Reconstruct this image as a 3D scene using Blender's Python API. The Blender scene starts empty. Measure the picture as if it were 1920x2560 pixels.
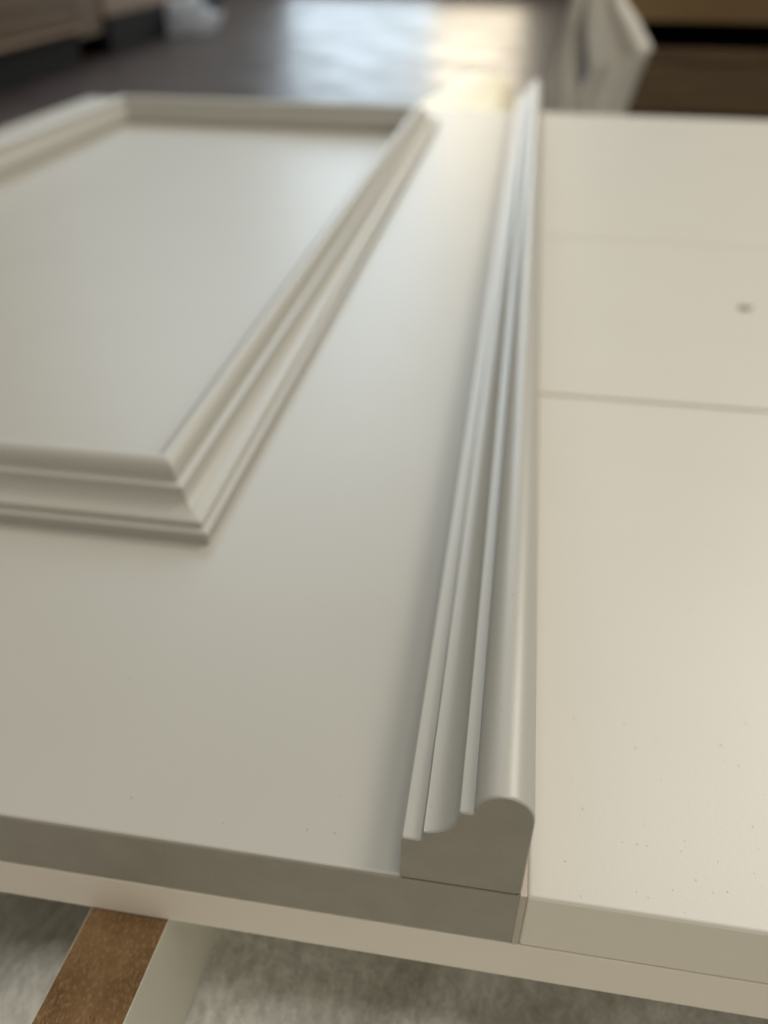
import bpy, bmesh, math, random
from mathutils import Vector, Matrix, noise
random.seed(4)
C = bpy.context.scene
COL = C.collection
MM = 0.001
# ------------------------------------------------------------------ camera
cam_d = bpy.data.cameras.new("camera"); cam = bpy.data.objects.new("camera", cam_d); COL.objects.link(cam); C.camera = cam
right = Vector((0.987539607, 0.157230405, 0.00664264))
down = Vector((0.0963798768, -0.57090051, -0.815342583))
fwd = Vector((-0.124404358, 0.805823310, -0.578940712))
m = Matrix.Identity(4)
for i in range(3):
    m[i][0] = right[i]; m[i][1] = -down[i]; m[i][2] = -fwd[i]
m[0][3], m[1][3], m[2][3] = 0.0, -0.120, 0.20483
cam.matrix_world = m
cam_d.sensor_fit = 'HORIZONTAL'; cam_d.sensor_width = 36.0
cam_d.lens = 36.0 * 2039.95 / 1920
cam_d.clip_start = 0.01; cam_d.clip_end = 100
cam_d.dof.use_dof = True
cam_d.dof.focus_distance = 0.212
cam_d.dof.aperture_fstop = 8.0
C.view_settings.view_transform = 'Standard'; C.view_settings.look = 'None'
C.view_settings.exposure = 0.20; C.view_settings.gamma = 1.0
# ------------------------------------------------------------------ room light
w = bpy.data.worlds.new("World"); C.world = w; w.use_nodes = True
bg = w.node_tree.nodes['Background']
bg.inputs[0].default_value = (1.0, 0.92, 0.76, 1); bg.inputs[1].default_value = 0.125


def area(name, loc, target, sx, sy, power, col):
    l = bpy.data.lights.new(name, 'AREA'); l.shape = 'RECTANGLE'; l.size = sx; l.size_y = sy
    l.energy = power; l.color = col
    o = bpy.data.objects.new(name, l); COL.objects.link(o); o.location = loc
    d = Vector(target) - Vector(loc)
    o.rotation_euler = d.to_track_quat('-Z', 'Y').to_euler()
    return o


area("roof_light_warm", (1.9, 2.5, 3.0), (0.1, 0.4, 0), 1.3, 1.7, 82, (1.0, 0.945, 0.84))
area("clerestory_light", (-2.3, 7.5, 4.4), (-0.1, 0.5, 0), 4.2, 2.4, 116, (0.74, 0.88, 1.0))
area("roof_light", (0.1, -0.05, 3.0), (0.1, -0.04, 0), 1.3, 1.2, 31, (1.0, 0.97, 0.88))
area("front_fill_light", (1.1, -2.7, 0.9), (0.0, 0.0, -0.1), 1.2, 1.0, 14, (1.0, 0.95, 0.82))  # added fill from behind the camera for fleece, batten and front faces
# the workshop door and the window beside it, far behind the bench
area("door_light_cool", (-2.05, 11.0, 2.1), (-2.05, 0, 2.1), 1.75, 4.6, 82, (0.74, 0.89, 1.0))
area("door_light_warm", (-0.66, 11.0, 1.25), (-0.66, 0, 1.25), 1.05, 2.4, 42, (1.0, 0.87, 0.66))

# ------------------------------------------------------------------ helpers


def link(name, me, mats, parent=None):
    o = bpy.data.objects.new(name, me); COL.objects.link(o)
    for x in (mats if isinstance(mats, (list, tuple)) else [mats]):
        me.materials.append(x)
    if parent: o.parent = parent
    return o


def obj(name, bm, mats, parent=None, smooth=None, bevel=None, seg=3):
    bmesh.ops.recalc_face_normals(bm, faces=bm.faces)
    me = bpy.data.meshes.new(name); bm.to_mesh(me); bm.free()
    if smooth is not None:
        for p in me.polygons: p.use_smooth = True
        me.set_sharp_from_angle(angle=math.radians(smooth))
    o = link(name, me, mats, parent)
    if bevel:
        b = o.modifiers.new("bevel", 'BEVEL'); b.width = bevel; b.segments = seg; b.limit_method = 'ANGLE'
        b.angle_limit = math.radians(35); b.harden_normals = False
    return o


def box(bm, x0, x1, y0, y1, z0, z1, mi=0):
    v = [bm.verts.new((x, y, z)) for x in (x0, x1) for y in (y0, y1) for z in (z0, z1)]
    fs = [(0, 1, 3, 2), (4, 6, 7, 5), (0, 4, 5, 1), (2, 3, 7, 6), (0, 2, 6, 4), (1, 5, 7, 3)]
    out = []
    for f in fs:
        q = bm.faces.new([v[i] for i in f]); q.material_index = mi; out.append(q)
    return out


def boxm(*a, **k):
    bm = bmesh.new(); box(bm, *[t * MM for t in a]); return bm


def tag(o, label=None, cat=None, group=None, kind=None):
    if label: o['label'] = label
    if cat: o['category'] = cat
    if group: o['group'] = group
    if kind: o['kind'] = kind
    return o


def empty(name, loc=(0, 0, 0)):
    o = bpy.data.objects.new(name, None); COL.objects.link(o); o.location = loc; o.empty_display_size = .05
    return o


# ------------------------------------------------------------------ materials


def mat(name):
    m = bpy.data.materials.new(name); m.use_nodes = True
    nt = m.node_tree; b = nt.nodes['Principled BSDF']
    return m, nt, b


def N(nt, t, **k):
    n = nt.nodes.new(t)
    for a, b in k.items():
        if a in n.inputs: n.inputs[a].default_value = b
        else: setattr(n, a, b)
    return n


def ramp(nt, fac, stops):
    r = nt.nodes.new('ShaderNodeValToRGB'); e = r.color_ramp.elements
    while len(e) < len(stops): e.new(0.5)
    for q, (p, c) in zip(e, stops):
        q.position = p; q.color = c if len(c) == 4 else (*c, 1)
    nt.links.new(fac, r.inputs[0]); return r


def mixc(nt, fac, a, b):
    n = nt.nodes.new('ShaderNodeMix'); n.data_type = 'RGBA'
    for i, s in ((0, fac), (6, a), (7, b)):
        if hasattr(s, 'is_output'): nt.links.new(s, n.inputs[i])
        else: n.inputs[i].default_value = s if i == 0 else (*s, 1)
    return n.outputs[2]


def paint(name, col, rough=0.34, spec=0.5, peel=0.10, mottle=0.06, specks=0.0, mscale=14.0):
    m, nt, b = mat(name)
    tc = N(nt, 'ShaderNodeTexCoord').outputs['Object']
    n1 = N(nt, 'ShaderNodeTexNoise', Scale=mscale, Detail=4.0); nt.links.new(tc, n1.inputs['Vector'])
    c2 = tuple(c * (1 - mottle) for c in col)
    base = mixc(nt, n1.outputs[0], col, c2)
    # orange peel and roller grain of the lacquer
    n2 = N(nt, 'ShaderNodeTexNoise', Scale=700.0, Detail=2.0); nt.links.new(tc, n2.inputs['Vector'])
    n3 = N(nt, 'ShaderNodeTexNoise', Scale=60.0, Detail=2.0); nt.links.new(tc, n3.inputs['Vector'])
    ad = N(nt, 'ShaderNodeMath', operation='ADD'); nt.links.new(n2.outputs[0], ad.inputs[0]); nt.links.new(n3.outputs[0], ad.inputs[1])
    bp = N(nt, 'ShaderNodeBump', Strength=peel, Distance=0.0004); nt.links.new(ad.outputs[0], bp.inputs['Height'])
    nt.links.new(bp.outputs[0], b.inputs['Normal'])
    if specks:
        # settled dust (tops only): tiny irregular dark flecks, denser towards the near right end
        mp = N(nt, 'ShaderNodeMapping'); mp.inputs['Scale'].default_value = (1.0, 0.75, 1.0); nt.links.new(tc, mp.inputs[0])
        wn = N(nt, 'ShaderNodeTexNoise', Scale=900.0, Detail=1.0); nt.links.new(mp.outputs[0], wn.inputs['Vector'])
        vm = N(nt, 'ShaderNodeVectorMath', operation='SCALE'); nt.links.new(wn.outputs[1], vm.inputs[0]); vm.inputs['Scale'].default_value = 0.0006
        va = N(nt, 'ShaderNodeVectorMath', operation='ADD'); nt.links.new(mp.outputs[0], va.inputs[0]); nt.links.new(vm.outputs[0], va.inputs[1])
        vo = N(nt, 'ShaderNodeTexVoronoi', Scale=760.0); nt.links.new(va.outputs[0], vo.inputs['Vector'])
        sc = N(nt, 'ShaderNodeSeparateColor'); nt.links.new(vo.outputs['Color'], sc.inputs[0])
        sx = N(nt, 'ShaderNodeSeparateXYZ'); nt.links.new(tc, sx.inputs[0])
        mr = N(nt, 'ShaderNodeMapRange'); mr.inputs[1].default_value = 0.055; mr.inputs[2].default_value = 0.0
        mr.inputs[3].default_value = 0.0; mr.inputs[4].default_value = 1.0; nt.links.new(sx.outputs[1], mr.inputs[0])
        mx = N(nt, 'ShaderNodeMapRange'); mx.inputs[1].default_value = 0.02; mx.inputs[2].default_value = 0.09
        mx.inputs[3].default_value = 0.12; mx.inputs[4].default_value = 1.0; nt.links.new(sx.outputs[0], mx.inputs[0])
        mm = N(nt, 'ShaderNodeMath', operation='MULTIPLY'); nt.links.new(mr.outputs[0], mm.inputs[0]); nt.links.new(mx.outputs[0], mm.inputs[1])
        m2 = N(nt, 'ShaderNodeMath', operation='MULTIPLY_ADD'); nt.links.new(mm.outputs[0], m2.inputs[0])
        m2.inputs[1].default_value = 0.34 * specks; m2.inputs[2].default_value = 0.02 * specks
        keep = N(nt, 'ShaderNodeMath', operation='LESS_THAN'); nt.links.new(sc.outputs[0], keep.inputs[0]); nt.links.new(m2.outputs[0], keep.inputs[1])
        size = N(nt, 'ShaderNodeMath', operation='MULTIPLY'); nt.links.new(sc.outputs[1], size.inputs[0]); size.inputs[1].default_value = 0.30
        near = N(nt, 'ShaderNodeMath', operation='LESS_THAN'); nt.links.new(vo.outputs['Distance'], near.inputs[0]); nt.links.new(size.outputs[0], near.inputs[1])
        fl = N(nt, 'ShaderNodeMath', operation='MULTIPLY'); nt.links.new(keep.outputs[0], fl.inputs[0]); nt.links.new(near.outputs[0], fl.inputs[1])
        tz = N(nt, 'ShaderNodeMath', operation='GREATER_THAN'); nt.links.new(sx.outputs[2], tz.inputs[0]); tz.inputs[1].default_value = -0.0006
        f1 = N(nt, 'ShaderNodeMath', operation='MULTIPLY'); nt.links.new(fl.outputs[0], f1.inputs[0]); nt.links.new(tz.outputs[0], f1.inputs[1])
        f2 = N(nt, 'ShaderNodeMath', operation='MULTIPLY'); nt.links.new(f1.outputs[0], f2.inputs[0]); f2.inputs[1].default_value = 0.34
        base = mixc(nt, f2.outputs[0], base, (0.16, 0.13, 0.09))
    if hasattr(base, 'is_output'): nt.links.new(base, b.inputs['Base Color'])
    b.inputs['Roughness'].default_value = rough
    b.inputs['Specular IOR Level'].default_value = spec
    return m


M_DOOR = paint('greige_satin_lacquer', (0.430, 0.413, 0.368), rough=0.39, spec=0.55, specks=0.5)
M_DOORE = paint('greige_lacquer_shaded_ends', (0.360, 0.333, 0.280), rough=0.55, mottle=.22, peel=.35, specks=.5, mscale=90)  # darker copy of the door lacquer, shade of the end faces put into colour
M_BOARD = paint('off_white_lacquer', (0.610, 0.582, 0.520), rough=0.42, spec=0.4, specks=1.0)
M_EDGE = paint('off_white_lacquer_lit_edges', (0.80, 0.745, 0.650), rough=0.5, spec=0.4)  # lighter copy of the board lacquer, brightens the front edges by colour
M_BOARDF = paint('off_white_lacquer_far', (0.610, 0.582, 0.520), rough=0.42, spec=0.4)
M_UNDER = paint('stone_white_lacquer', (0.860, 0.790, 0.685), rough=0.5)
M_BATTP = paint('ivory_melamine', (0.84, 0.82, 0.70), rough=0.5)


def simple(name, col, rough=0.6, **k):
    m, nt, b = mat(name); b.inputs['Base Color'].default_value = (*col, 1); b.inputs['Roughness'].default_value = rough
    for a, v in k.items(): b.inputs[a.replace('_', ' ')].default_value = v
    return m


M_PINK = paint('bare_primed_edge', (0.54, 0.475, 0.40), rough=0.7, peel=.2)
M_GLUE = simple('glue_line_dark', (0.19, 0.15, 0.11), 0.8)


def mdf():
    m, nt, b = mat('raw_fibreboard')
    tc = N(nt, 'ShaderNodeTexCoord').outputs['Object']
    mp = N(nt, 'ShaderNodeMapping'); mp.inputs['Scale'].default_value = (1, 0.5, 1); mp.inputs['Rotation'].default_value = (0, 0, .2); nt.links.new(tc, mp.inputs[0])
    a = N(nt, 'ShaderNodeTexNoise', Scale=95.0, Detail=6.0, Roughness=.62); nt.links.new(mp.outputs[0], a.inputs['Vector'])
    r = ramp(nt, a.outputs[0], [(0.25, (0.125, 0.066, 0.027)), (0.52, (0.195, 0.112, 0.049)), (0.75, (0.28, 0.172, 0.084))])
    f = N(nt, 'ShaderNodeTexNoise', Scale=1500.0, Detail=2.0); nt.links.new(mp.outputs[0], f.inputs['Vector'])
    fr = ramp(nt, f.outputs[0], [(0.50, (0, 0, 0)), (0.75, (.8, .8, .8))])
    c = mixc(nt, fr.outputs[0], r.outputs[0], (0.34, 0.215, 0.11))
    d = N(nt, 'ShaderNodeTexNoise', Scale=1300.0, Detail=1.0); nt.links.new(mp.outputs[0], d.inputs['Vector'])
    dr = ramp(nt, d.outputs[0], [(0.22, (.6, .6, .6)), (0.30, (0, 0, 0))])
    c = mixc(nt, dr.outputs[0], c, (0.04, 0.02, 0.01))
    nt.links.new(c, b.inputs['Base Color']); b.inputs['Roughness'].default_value = .8; b.inputs['Specular IOR Level'].default_value = .25
    bp = N(nt, 'ShaderNodeBump', Strength=.5, Distance=.0003); nt.links.new(f.outputs[0], bp.inputs['Height']); nt.links.new(bp.outputs[0], b.inputs['Normal'])
    return m


M_MDF = mdf()


def wood(name, c0, c1, scale=6.0, axis=(1, 12, 12), rough=.6):
    m, nt, b = mat(name)
    tc = N(nt, 'ShaderNodeTexCoord').outputs['Object']
    mp = N(nt, 'ShaderNodeMapping'); mp.inputs['Scale'].default_value = axis; nt.links.new(tc, mp.inputs[0])
    a = N(nt, 'ShaderNodeTexNoise', Scale=scale, Detail=6.0, Roughness=.6); nt.links.new(mp.outputs[0], a.inputs['Vector'])
    r = ramp(nt, a.outputs[0], [(0.3, c0), (0.7, c1)])
    nt.links.new(r.outputs[0], b.inputs['Base Color']); b.inputs['Roughness'].default_value = rough
    bp = N(nt, 'ShaderNodeBump', Strength=.3, Distance=.002); nt.links.new(a.outputs[0], bp.inputs['Height']); nt.links.new(bp.outputs[0], b.inputs['Normal'])
    return m


M_WOODL = wood('brown_timber', (0.095, 0.052, 0.020), (0.15, 0.087, 0.034), axis=(12, 1, 12))
M_WOODP = wood('pale_timber', (0.25, 0.165, 0.10), (0.35, 0.24, 0.155), axis=(12, 1, 12))
M_WOODR = wood('dark_pallet_timber', (0.10, 0.064, 0.030), (0.16, 0.105, 0.050))
M_WOODR2 = wood('walnut_brown_timber', (0.17, 0.105, 0.038), (0.24, 0.15, 0.06))


def floor_mat():
    m, nt, b = mat('worn_sealed_floor')
    tc = N(nt, 'ShaderNodeTexCoord').outputs['Object']
    a = N(nt, 'ShaderNodeTexNoise', Scale=1.1, Detail=7.0, Roughness=.6); nt.links.new(tc, a.inputs['Vector'])
    r = ramp(nt, a.outputs[0], [(0.3, (0.050, 0.033, 0.029)), (0.7, (0.090, 0.064, 0.057))])
    nt.links.new(r.outputs[0], b.inputs['Base Color'])
    q = N(nt, 'ShaderNodeTexNoise', Scale=3.2, Detail=5.0, Roughness=.65); nt.links.new(tc, q.inputs['Vector'])
    rr = ramp(nt, q.outputs[0], [(0.3, (.28,) * 3), (0.72, (.48,) * 3)])
    nt.links.new(rr.outputs[0], b.inputs['Roughness'])
    b.inputs['Specular IOR Level'].default_value = .30
    bp = N(nt, 'ShaderNodeBump', Strength=.2, Distance=.004); nt.links.new(q.outputs[0], bp.inputs['Height']); nt.links.new(bp.outputs[0], b.inputs['Normal'])
    return m


M_BLACK = wood('gap_shade_black', (0.003, 0.0035, 0.005), (0.006, 0.0065, 0.008), rough=.95)  # near-black colour standing in for deep shade in the timber gaps
M_FLOOR = floor_mat()


def fleece_mat():
    m, nt, b = mat('grey_needled_fleece')
    tc = N(nt, 'ShaderNodeTexCoord').outputs['Object']
    # warped, stretched fibres running in tufts
    wn = N(nt, 'ShaderNodeTexNoise', Scale=60.0, Detail=2.0); nt.links.new(tc, wn.inputs['Vector'])
    vs = N(nt, 'ShaderNodeVectorMath', operation='SCALE'); nt.links.new(wn.outputs[1], vs.inputs[0]); vs.inputs['Scale'].default_value = .005
    va = N(nt, 'ShaderNodeVectorMath', operation='ADD'); nt.links.new(tc, va.inputs[0]); nt.links.new(vs.outputs[0], va.inputs[1])
    mp = N(nt, 'ShaderNodeMapping'); mp.inputs['Scale'].default_value = (1.0, 0.5, 1); mp.inputs['Rotation'].default_value = (0, 0, -.9); nt.links.new(va.outputs[0], mp.inputs[0])
    f = N(nt, 'ShaderNodeTexNoise', Scale=1100.0, Detail=4.0, Roughness=.65); nt.links.new(mp.outputs[0], f.inputs['Vector'])
    g = N(nt, 'ShaderNodeTexNoise', Scale=260.0, Detail=4.0, Roughness=.6); nt.links.new(mp.outputs[0], g.inputs['Vector'])
    ad = N(nt, 'ShaderNodeMath', operation='MULTIPLY_ADD'); nt.links.new(f.outputs[0], ad.inputs[0]); ad.inputs[1].default_value = .6; nt.links.new(g.outputs[0], ad.inputs[2])
    r = ramp(nt, ad.outputs[0], [(0.60, (0.59, 0.575, 0.525)), (0.80, (0.75, 0.735, 0.68)), (0.95, (0.90, 0.885, 0.83))])
    nt.links.new(r.outputs[0], b.inputs['Base Color'])
    b.inputs['Roughness'].default_value = .42; b.inputs['Specular IOR Level'].default_value = .55
    bp = N(nt, 'ShaderNodeBump', Strength=1.0, Distance=.0014); nt.links.new(ad.outputs[0], bp.inputs['Height']); nt.links.new(bp.outputs[0], b.inputs['Normal'])
    return m


M_FLEECE = fleece_mat()


def film(name, col, alpha, rough=.25, trans=.5):
    m, nt, b = mat(name)
    b.inputs['Base Color'].default_value = (*col, 1); b.inputs['Roughness'].default_value = rough
    t = N(nt, 'ShaderNodeBsdfTranslucent'); t.inputs[0].default_value = (*col, 1)
    mx = N(nt, 'ShaderNodeMixShader'); mx.inputs[0].default_value = trans
    nt.links.new(b.outputs[0], mx.inputs[1]); nt.links.new(t.outputs[0], mx.inputs[2])
    tr = N(nt, 'ShaderNodeBsdfTransparent'); m2 = N(nt, 'ShaderNodeMixShader'); m2.inputs[0].default_value = alpha
    nt.links.new(tr.outputs[0], m2.inputs[1]); nt.links.new(mx.outputs[0], m2.inputs[2])
    nt.links.new(m2.outputs[0], nt.nodes['Material Output'].inputs[0])
    return m


# ------------------------------------------------------------------ floor
bm = bmesh.new()
v = [bm.verts.new(p) for p in ((-14, -8, -.4), (14, -8, -.4), (14, 16, -.4), (-14, 16, -.4))]; bm.faces.new(v)
tag(obj('floor', bm, M_FLOOR), kind='structure', label='dark worn glossy workshop floor mirroring a bright doorway')

# ------------------------------------------------------------------ work table and fleece
tb = empty('work_table', (0.15, .45, -.4))
tag(tb, 'low wooden work table under the grey fleece', 'table')
T = Matrix.Translation((-.15, -.45, .4))


def part_box(name, a, mt, parent, bevel=None):
    bm = boxm(*a); off = parent.location
    bmesh.ops.translate(bm, verts=bm.verts, vec=-Vector(off))
    return obj(name, bm, mt, parent, bevel=bevel)


part_box('table_top', (-620, 900, -360, 1090, -132, -104), M_WOODL, tb, .002)
for x in (-580, 800):
    for y in (-320, 1000): part_box('leg', (x, x + 60, y, y + 60, -400, -132), M_WOODL, tb)

bm = bmesh.new()
nx, ny = 200, 110
X0, X1, Y0, Y1 = -.40, .55, -.33, .35
g = []


def fl_h(x, y):
    s = 0.0
    s += 3.2 * noise.noise(Vector((x * 13, y * 9 + 3, 0)))
    s += 1.4 * noise.noise(Vector((x * 34, y * 26, 5)))
    # soft ridges of the rumpled sheet
    for (cx, cy, ang, wd, h) in ((-.148, -.012, 1.05, .012, 6.5), (-.015, .000, .95, .009, 3.6), (.060, .02, .7, .014, 2.0)):
        d = (x - cx) * math.sin(ang) - (y - cy) * math.cos(ang)
        s += h * math.exp(-(d / wd) ** 2)
    return (-98.5 + s) * MM


for j in range(ny + 1):
    for i in range(nx + 1):
        x = X0 + (X1 - X0) * i / nx; y = Y0 + (Y1 - Y0) * j / ny
        g.append(bm.verts.new((x, y, fl_h(x, y))))
for j in range(ny):
    for i in range(nx):
        a = j * (nx + 1) + i
        bm.faces.new((g[a], g[a + 1], g[a + nx + 2], g[a + nx + 1]))
o = obj('fleece_sheet', bm, M_FLEECE, smooth=180)
tag(o, 'rumpled silvery grey fleece sheet spread under the panels and the brown-edged strip', 'fleece')

# ------------------------------------------------------------------ support battens
bt = empty('support_batten', (-.0975, .3, -.0935))
tag(bt, 'fibreboard strip on edge with raw brown top and ivory side, at lower left', 'batten')
bm = bmesh.new()
# slightly skewed in plan, as it lies
core = [(-109.2, 0), (-84.9, 0)]


def skew(bm):
    for v_ in bm.verts:
        v_.co.x += (v_.co.y) * 0.055


def bpart(name, x0, x1, z0, z1, mt, bev=None):
    bm = boxm(x0, x1, -330, 700, z0, z1); skew(bm)
    bmesh.ops.translate(bm, verts=bm.verts, vec=-Vector(bt.location))
    return obj(name, bm, mt, bt, bevel=bev)


bpart('core', -109.4, -84.6, -97.5, -43.25, M_MDF)
bpart('painted_face', -84.6, -84.42, -97.5, -43.1, M_BATTP)
bpart('painted_face', -109.52, -109.4, -97.5, -43.1, M_BATTP)

# ------------------------------------------------------------------ lower board
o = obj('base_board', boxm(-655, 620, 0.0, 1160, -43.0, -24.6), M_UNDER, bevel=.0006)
tag(o, 'long stone-white board lying under the moulded door and the flat boards', 'board')

# ------------------------------------------------------------------ moulded door panel
door = empty('moulded_door', (0, 0, 0))
tag(door, 'greige lacquered panel door with a raised moulding frame and a tall strip moulding along its right edge', 'door')
FX0, FX1, FY0, FY1 = -561.0, -111.0, 130.0, 1046.0
OP = 33.0
bm = bmesh.new()
ox = (-655.0, 19.0); oy = (0.0, 1163.0); ix = (FX0 + OP, FX1 - OP); iy = (FY0 + OP, FY1 - OP)


def ring(z):
    o_ = [bm.verts.new((x * MM, y * MM, z * MM)) for x, y in ((ox[0], oy[0]), (ox[1], oy[0]), (ox[1], oy[1]), (ox[0], oy[1]))]
    i_ = [bm.verts.new((x * MM, y * MM, z * MM)) for x, y in ((ix[0], iy[0]), (ix[1], iy[0]), (ix[1], iy[1]), (ix[0], iy[1]))]
    return o_, i_


ot, it = ring(0); ob, ib = ring(-24.5)
for k in range(4):
    n = (k + 1) % 4
    bm.faces.new((ot[k], ot[n], it[n], it[k]))
    bm.faces.new((ob[n], ob[k], ib[k], ib[n]))
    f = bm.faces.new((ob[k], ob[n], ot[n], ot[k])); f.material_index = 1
    bm.faces.new((ib[n], ib[k], it[k], it[n]))
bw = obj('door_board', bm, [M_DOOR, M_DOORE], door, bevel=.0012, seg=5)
obj('field_panel', boxm(ix[0] - .0, ix[1], iy[0], iy[1], -19, -7), M_DOOR, door)
obj('bare_edge', boxm(18.3, 20.09, -0.02, 1163, -24.5, .02), M_PINK, door, bevel=.0002)['label'] = 'thin pinkish uncoated edge of the door beside the white board'

# profile of the frame moulding (u inwards from its outer edge, z up), mm


def arc(cx, cz, r, a0, a1, n, rz=None):
    rz = rz or r
    return [(cx + r * math.cos(math.radians(a0 + (a1 - a0) * t / n)), cz + rz * math.sin(math.radians(a0 + (a1 - a0) * t / n))) for t in range(n + 1)]


frame_prof = [(0, 0), (0, 5.1), (.45, 5.6), (2.6, 5.85), (3.2, 6.05), (3.3, 8.2), (3.8, 8.6)]
frame_prof += [(5.4, 8.75), (8.0, 9.05), (10.2, 9.8), (12.0, 11.2), (13.3, 13.0), (14.0, 15.0), (14.15, 16.4), (14.6, 16.95), (16.6, 17.2), (17.2, 17.4), (17.9, 17.7)]
frame_prof += [(18.1, 18.6), (18.6, 20.5), (19.5, 22.2), (20.8, 23.7), (22.4, 24.7), (24.2, 25.1), (26, 24.9), (28.2, 24.0), (29.8, 22.6), (30.4, 21.2),
               (30.5, 15.0), (31.3, 14.6), (36.0, 5.6), (36.2, 4.6), (36.2, -7.0)]


def rail(A, B, nrm, prof):
    """a mitred length of moulding between outer corners A and B (mm); nrm points inwards"""
    bm = bmesh.new(); A = Vector(A); B = Vector(B); t = (B - A).normalized(); nrm = Vector(nrm)
    lo = []
    for P, s in ((A, 1), (B, -1)):
        lo.append([bm.verts.new(((P.x + u * (nrm.x + s * t.x)) * MM, (P.y + u * (nrm.y + s * t.y)) * MM, (z + .03) * MM)) for u, z in prof])
    for k in range(len(prof) - 1):
        bm.faces.new((lo[0][k], lo[0][k + 1], lo[1][k + 1], lo[1][k]))
    bm.faces.new((lo[0][-1], lo[0][0], lo[1][0], lo[1][-1]))
    bm.faces.new(lo[0]); bm.faces.new(lo[1])
    return bm


for A, B, nr in (((FX0, FY0), (FX1, FY0), (0, 1)), ((FX1, FY0), (FX1, FY1), (-1, 0)), ((FX1, FY1), (FX0, FY1), (0, -1)), ((FX0, FY1), (FX0, FY0), (1, 0))):
    obj('frame_moulding', rail(A, B, nr, frame_prof), M_DOOR, door, smooth=38)

# the tall strip along the right edge
sx = -13.5
sp = [(0, 0.3), (-.05, 17.2), (.35, 17.75), (1.0, 17.9), (4.4, 17.85), (5.0, 18.1), (5.35, 18.9), (5.45, 21.2), (5.6, 21.75), (6.1, 21.75)]
sp += [(7.5, 21.95), (9, 22.5), (10.5, 23.45), (11.9, 24.9), (13.0, 26.8), (13.7, 29), (13.95, 31.0), (14.05, 31.45), (14.4, 31.65), (17.2, 31.6), (17.45, 31.75)]
sp += [(17.55, 33.0), (17.9, 34.6), (18.6, 36.2), (19.7, 37.7), (21.1, 38.9), (22.8, 39.6), (24.4, 39.85), (26.2, 39.65), (28.0, 38.9), (29.6, 37.7), (30.9, 36.0),
       (31.7, 34.0), (32.05, 31.8), (32.1, 29.0), (32.0, 1.9), (31.75, 1.0), (31.1, .45), (30.2, .3)]
bm = bmesh.new()
ys = (0.25, 1171.0)
# small rounding at the sawn ends: inset the last half millimetre
cxm = sum(p[0] for p in sp) / len(sp); czm = 15.0
lo = []
yl = []; yv = 1.2
while yv < 1165: yl.append((yv, 0)); yv += 2.2 + yv * .02
for y, ins in [(0.25, .42), (0.40, .18), (0.75, 0)] + yl + [(ys[1] - .5, 0), (ys[1], .4)]:
    ringv = []
    for i, (u, z) in enumerate(sp):
        a = Vector(sp[i - 1]); b_ = Vector(sp[(i + 1) % len(sp)]); t = (b_ - a).normalized(); nn = Vector((-t.y, t.x))  # outward for clockwise listing
        zz = z + nn.y * -ins if z > 1 else z
        wob = .045 * noise.noise(Vector((u * .35, z * .35, y * .022))) + .02 * noise.noise(Vector((u * .8, z * .8, y * .09)))
        if 4.3 < u < 6.3: wob += .10 * noise.noise(Vector((u * .3, 3, y * .11)))   # ragged paint burr beside the cove
        if z < 1 or y < 1: wob = 0
        ringv.append(bm.verts.new(((sx + u + nn.x * (wob - ins)) * MM, y * MM, (zz + nn.y * wob) * MM)))
    lo.append(ringv)
for r0, r1 in zip(lo, lo[1:]):
    for k in range(len(sp)):
        n = (k + 1) % len(sp)
        f = bm.faces.new((r0[k], r0[n], r1[n], r1[k]))
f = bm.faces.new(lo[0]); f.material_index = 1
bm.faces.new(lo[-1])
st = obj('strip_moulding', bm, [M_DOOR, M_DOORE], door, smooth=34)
for p_ in st.data.polygons:
    if p_.material_index == 1: p_.use_smooth = False
# ragged dark glue joint under the strip
bm = bmesh.new()
n = 140; top = []; bot = []
for i in range(n + 1):
    x = sx + .6 + 31.0 * i / n
    hw = .10 + .10 * noise.noise(Vector((i * .9, 0, 0))) + (.16 if random.random() < .12 else 0)
    c_ = .22 + .05 * noise.noise(Vector((i * .3, 7, 0)))
    top.append(bm.verts.new((x * MM, .12 * MM, (c_ + hw * .6) * MM))); bot.append(bm.verts.new((x * MM, .12 * MM, (c_ - hw) * MM)))
for i in range(n):
    bm.faces.new((bot[i], bot[i + 1], top[i + 1], top[i]))
r = bmesh.ops.extrude_face_region(bm, geom=bm.faces[:])
bmesh.ops.translate(bm, verts=[e for e in r['geom'] if isinstance(e, bmesh.types.BMVert)], vec=(0, .01, 0))
obj('glue_joint', bm, M_GLUE, door)

# ------------------------------------------------------------------ flat boards on the right
for (y0, y1, z, lab, mt) in (
        (0.0, 288.8, 0.0, 'nearest flat off-white board with dust specks along its front edge, right of the strip moulding', M_BOARD),
        (291.7, 578.2, -.1, 'second flat off-white board from the front, with a small dark crumb on it', M_BOARDF),
        (580.6, 736.8, -.2, 'narrow flat off-white board between the crumb board and the farthest board', M_BOARDF),
        (737.1, 1163.0, -.3, 'farthest flat off-white board, its far end against the dark timber stack', M_BOARDF)):
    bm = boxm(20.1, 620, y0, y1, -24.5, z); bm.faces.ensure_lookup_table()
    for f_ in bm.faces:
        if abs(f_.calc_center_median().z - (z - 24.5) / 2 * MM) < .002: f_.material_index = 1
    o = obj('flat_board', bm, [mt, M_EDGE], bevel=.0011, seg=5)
    tag(o, lab, 'board', 'off-white boards laid side by side')

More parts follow.
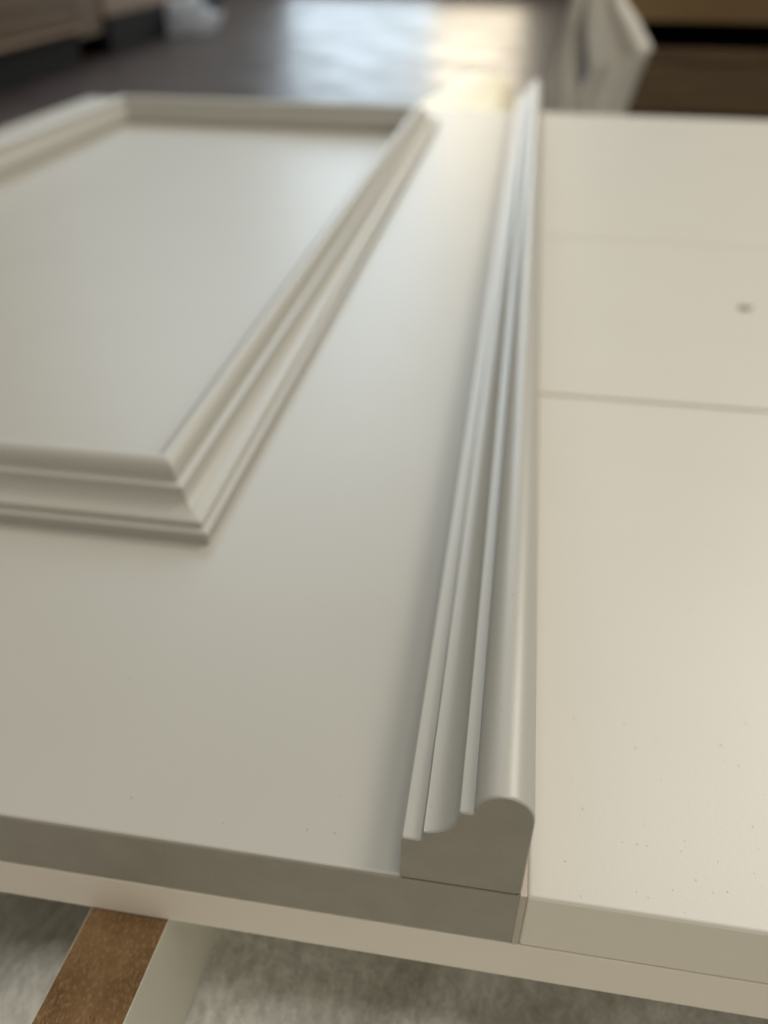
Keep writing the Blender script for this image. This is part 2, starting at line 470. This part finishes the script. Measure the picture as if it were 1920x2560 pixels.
# ------------------------------------------------------------------ wood crumb
bm = bmesh.new(); bmesh.ops.create_icosphere(bm, subdivisions=2, radius=1)
for v_ in bm.verts:
    k = 1 + .7 * noise.noise(v_.co * 1.7 + Vector((3, 1, 2)))
    v_.co = Vector((v_.co.x * 4.4 * k, v_.co.y * 2.4 * k, v_.co.z * 1.4 * k)) * MM
bmesh.ops.translate(bm, verts=bm.verts, vec=(.1583, .4388, .0018))
tag(obj('wood_crumb', bm, simple('grey_crumb', (.50, .47, .41), .9), smooth=60), 'small grey crumb lying on the second off-white board', 'crumb')

# ------------------------------------------------------------------ cream packing paper curling up behind the far edge
bm = bmesh.new(); nx, ny = 26, 22; g = []
for j in range(ny + 1):
    t = j / ny
    for i in range(nx + 1):
        s = i / nx
        x = -.170 + s * (.150 - .005 * t) + .055 * t * (1 - s); y = 1.168 + .27 * t
        z = -.006 + .013 * t + .006 * math.sin(math.pi * min(1, s * 1.1)) * t + .002 * noise.noise(Vector((x * 12, y * 10, 2)))
        if s > .84: z -= (s - .84) * .16
        g.append(bm.verts.new((x, y, z)))
for j in range(ny):
    for i in range(nx):
        a = j * (nx + 1) + i; bm.faces.new((g[a], g[a + 1], g[a + nx + 2], g[a + nx + 1]))
o = obj('packing_paper', bm, simple('cream_paper', (.90, .82, .60), .45), smooth=180)
so = o.modifiers.new('solid', 'SOLIDIFY'); so.thickness = .0008
tag(o, 'bright cream sheet of packing paper lying just behind the far edge of the door', 'paper')

# ------------------------------------------------------------------ timber stacks, left (crates set along the aisle)
ang = math.atan2(-(-2757.6 + 2349.2), 8838.5 - 3648.5)  # bearing of the row, leaning left


def lcrate(name, a0, a1, z0, z1, lab, mt, ledge):
    """crate on bearers; a0..a1 = run along the aisle (mm) from its corner"""
    e = empty(name, (-2.3492, 3.6485, -.4)); e.rotation_euler = (0, 0, ang)
    tag(e, lab, 'timber crate', 'timber crates along the left of the aisle')

    def p(nm, x0, x1, y0, y1, za, zb, mm_, lbl=None):
        bm = bmesh.new(); box(bm, x0 * MM, x1 * MM, y0 * MM, y1 * MM, (za + 400) * MM, (zb + 400) * MM)
        q = obj(nm, bm, mm_, e, bevel=.003)
        if lbl: q['label'] = lbl
        return q
    nb = 3
    for k in range(nb):
        zA = z0 + (z1 - z0) * k / nb; zB = z0 + (z1 - z0) * (k + 1) / nb - 6
        p('side_board', -22, 0, a0, a1, zA, zB, mt)
    p('end_board', -760, -22, a0, a0 + 24, z0, z1, mt); p('end_board', -760, -22, a1 - 24, a1, z0, z1, mt)
    p('back_board', -782, -760, a0, a1, z0, z1, mt)
    p('lid', -782, 6, a0, a1, z1, z1 + 22, mt)
    if ledge: p('base_plank', -782, 30, a0, a1, -236, -216, M_WOODP, 'pale thin base plank')
    else: p('base_plank', -782, 0, a0, a1, z0 - 14, z0 - 2, mt)
    p('shade_bearer', -50, 2, a0 + 20, a1 - 20, -399, -237 if ledge else z0 - 14, M_BLACK)  # full-length runner, its black stands in for the shade under the crate
    p('shade_bearer', -700, -640, a0 + 20, a1 - 20, -399, -237 if ledge else z0 - 14, M_BLACK)
    return e


lcrate('timber_crate', -900, 985, -205, 90, 'brown plank crate at far left, standing on a pale base plank and bearers', M_WOODL, True)
lcrate('timber_crate', 1440, 4200, -190, 120, 'paler tan crate farther back on the left, behind the brown crate', M_WOODP, False)
e = empty('corner_post', (-2.3492, 3.6485, -.4)); e.rotation_euler = (0, 0, ang)
tag(e, 'dark brown upright post between the two crates at upper left', 'post')
bm = bmesh.new(); box(bm, -.60, -.01, 1.03, 1.38, .12, .5); obj('post_board', bm, M_WOODR, e, bevel=.004)
bm = bmesh.new(); box(bm, -.58, -.40, 1.05, 1.36, 0, .12); obj('foot_block', bm, M_WOODR, e)

# ------------------------------------------------------------------ timber stack, right
e = empty('pallet_stack', (.9, 1.95, -.4))
tag(e, 'dark brown stacked timber with a black gap, at the upper right corner', 'timber stack')


def rp(nm, x0, x1, y0, y1, z0, z1, mt):
    return part_box(nm, (x0, x1, y0, y1, z0, z1), mt, e, .002)


rp('board', 150, 1900, 1900, 2500, 59, 170, M_WOODR2)
rp('back_board', 150, 1900, 2470, 2498, -18, 56, M_BLACK)  # added backing that closes the gap, black in place of shade
rp('end_board', 150, 170, 1960, 2470, -18, 56, M_BLACK)  # added side closure, same painted-in shade at the gap's end
rp('slat', 150, 1900, 1915, 1945, -14, 10, M_WOODR)
rp('board', 150, 1900, 1900, 2500, -110, -18, M_WOODR)
rp('board', 150, 1900, 1905, 2500, -210, -114, M_WOODR)
rp('board', 150, 1900, 1905, 2500, -310, -214, M_WOODR)
for x in (700, 1700): rp('spacer_block', x, x + 100, 2150, 2400, 20, 57, M_WOODR)
for x in (180, 1000, 1780): rp('foot_block', x, x + 100, 1960, 2400, -400, -310, M_WOODR)

# ------------------------------------------------------------------ hanging plastic film
Mf = film('milky_plastic_film', (.86, .83, .76), .95, .3, .30)
bm = bmesh.new()


def sheet(outL, outR, y0, amp, seed, nu=16):
    g = []
    nv = len(outL) - 1; K = 6
    rows = []
    for k in range(nv):
        for q in range(K if k < nv - 1 else K + 1):
            t = q / K
            rows.append((tuple(outL[k][i] * (1 - t) + outL[k + 1][i] * t for i in range(2)), tuple(outR[k][i] * (1 - t) + outR[k + 1][i] * t for i in range(2))))
    for (L, R) in rows:
        row = []
        for i in range(nu + 1):
            s = i / nu
            x = L[0] * (1 - s) + R[0] * s; z = L[1] * (1 - s) + R[1] * s
            y = y0 + amp * math.sin(s * 9 + seed + z * .006) + amp * .7 * noise.noise(Vector((s * 3, z * .01, seed)))
            row.append(bm.verts.new((x * MM, y * MM, z * MM)))
        g.append(row)
    for a, b_ in zip(g, g[1:]):
        for i in range(nu):
            bm.faces.new((a[i], a[i + 1], b_[i + 1], b_[i]))


sheet([(58, 260), (66, 104), (60, 50), (48, -20), (56, -90), (60, -300)], [(95, 260), (92, 104), (80, 50), (90, -20), (104, -90), (110, -300)], 1760, 9, 1)
sheet([(95, 260), (94, 104), (100, 50), (116, -20), (96, -60), (110, -300)], [(160, 260), (166, 104), (196, 72), (231, 26), (214, -22), (150, -300)], 1745, 12, 4)
o = obj('plastic_film', bm, Mf, smooth=180)
so = o.modifiers.new('solid', 'SOLIDIFY'); so.thickness = .0006
tag(o, 'crumpled milky plastic film hanging in front of the dark timber stack', 'plastic film')

# ------------------------------------------------------------------ clear bag on the floor
bm = bmesh.new(); bmesh.ops.create_icosphere(bm, subdivisions=5, radius=1)
for v_ in bm.verts:
    c_ = v_.co.copy()
    k = 1 + .34 * noise.noise(c_ * 2.1) + .30 * abs(noise.noise(c_ * 5.3)) + .12 * noise.noise(c_ * 12)
    z = max(c_.z, -.35)
    v_.co = Vector((c_.x * .31 * k, c_.y * .2 * k, (z + .35) * .15 * k))
bmesh.ops.translate(bm, verts=bm.verts, vec=(-2.60, 6.40, -.4))
o = obj('plastic_bag', bm, film('clear_bag_film', (.95, .96, 1.0), .92, .10, .45), smooth=180)
tag(o, 'shiny crumpled clear plastic bag lying on the floor beside the left crates', 'plastic bag')
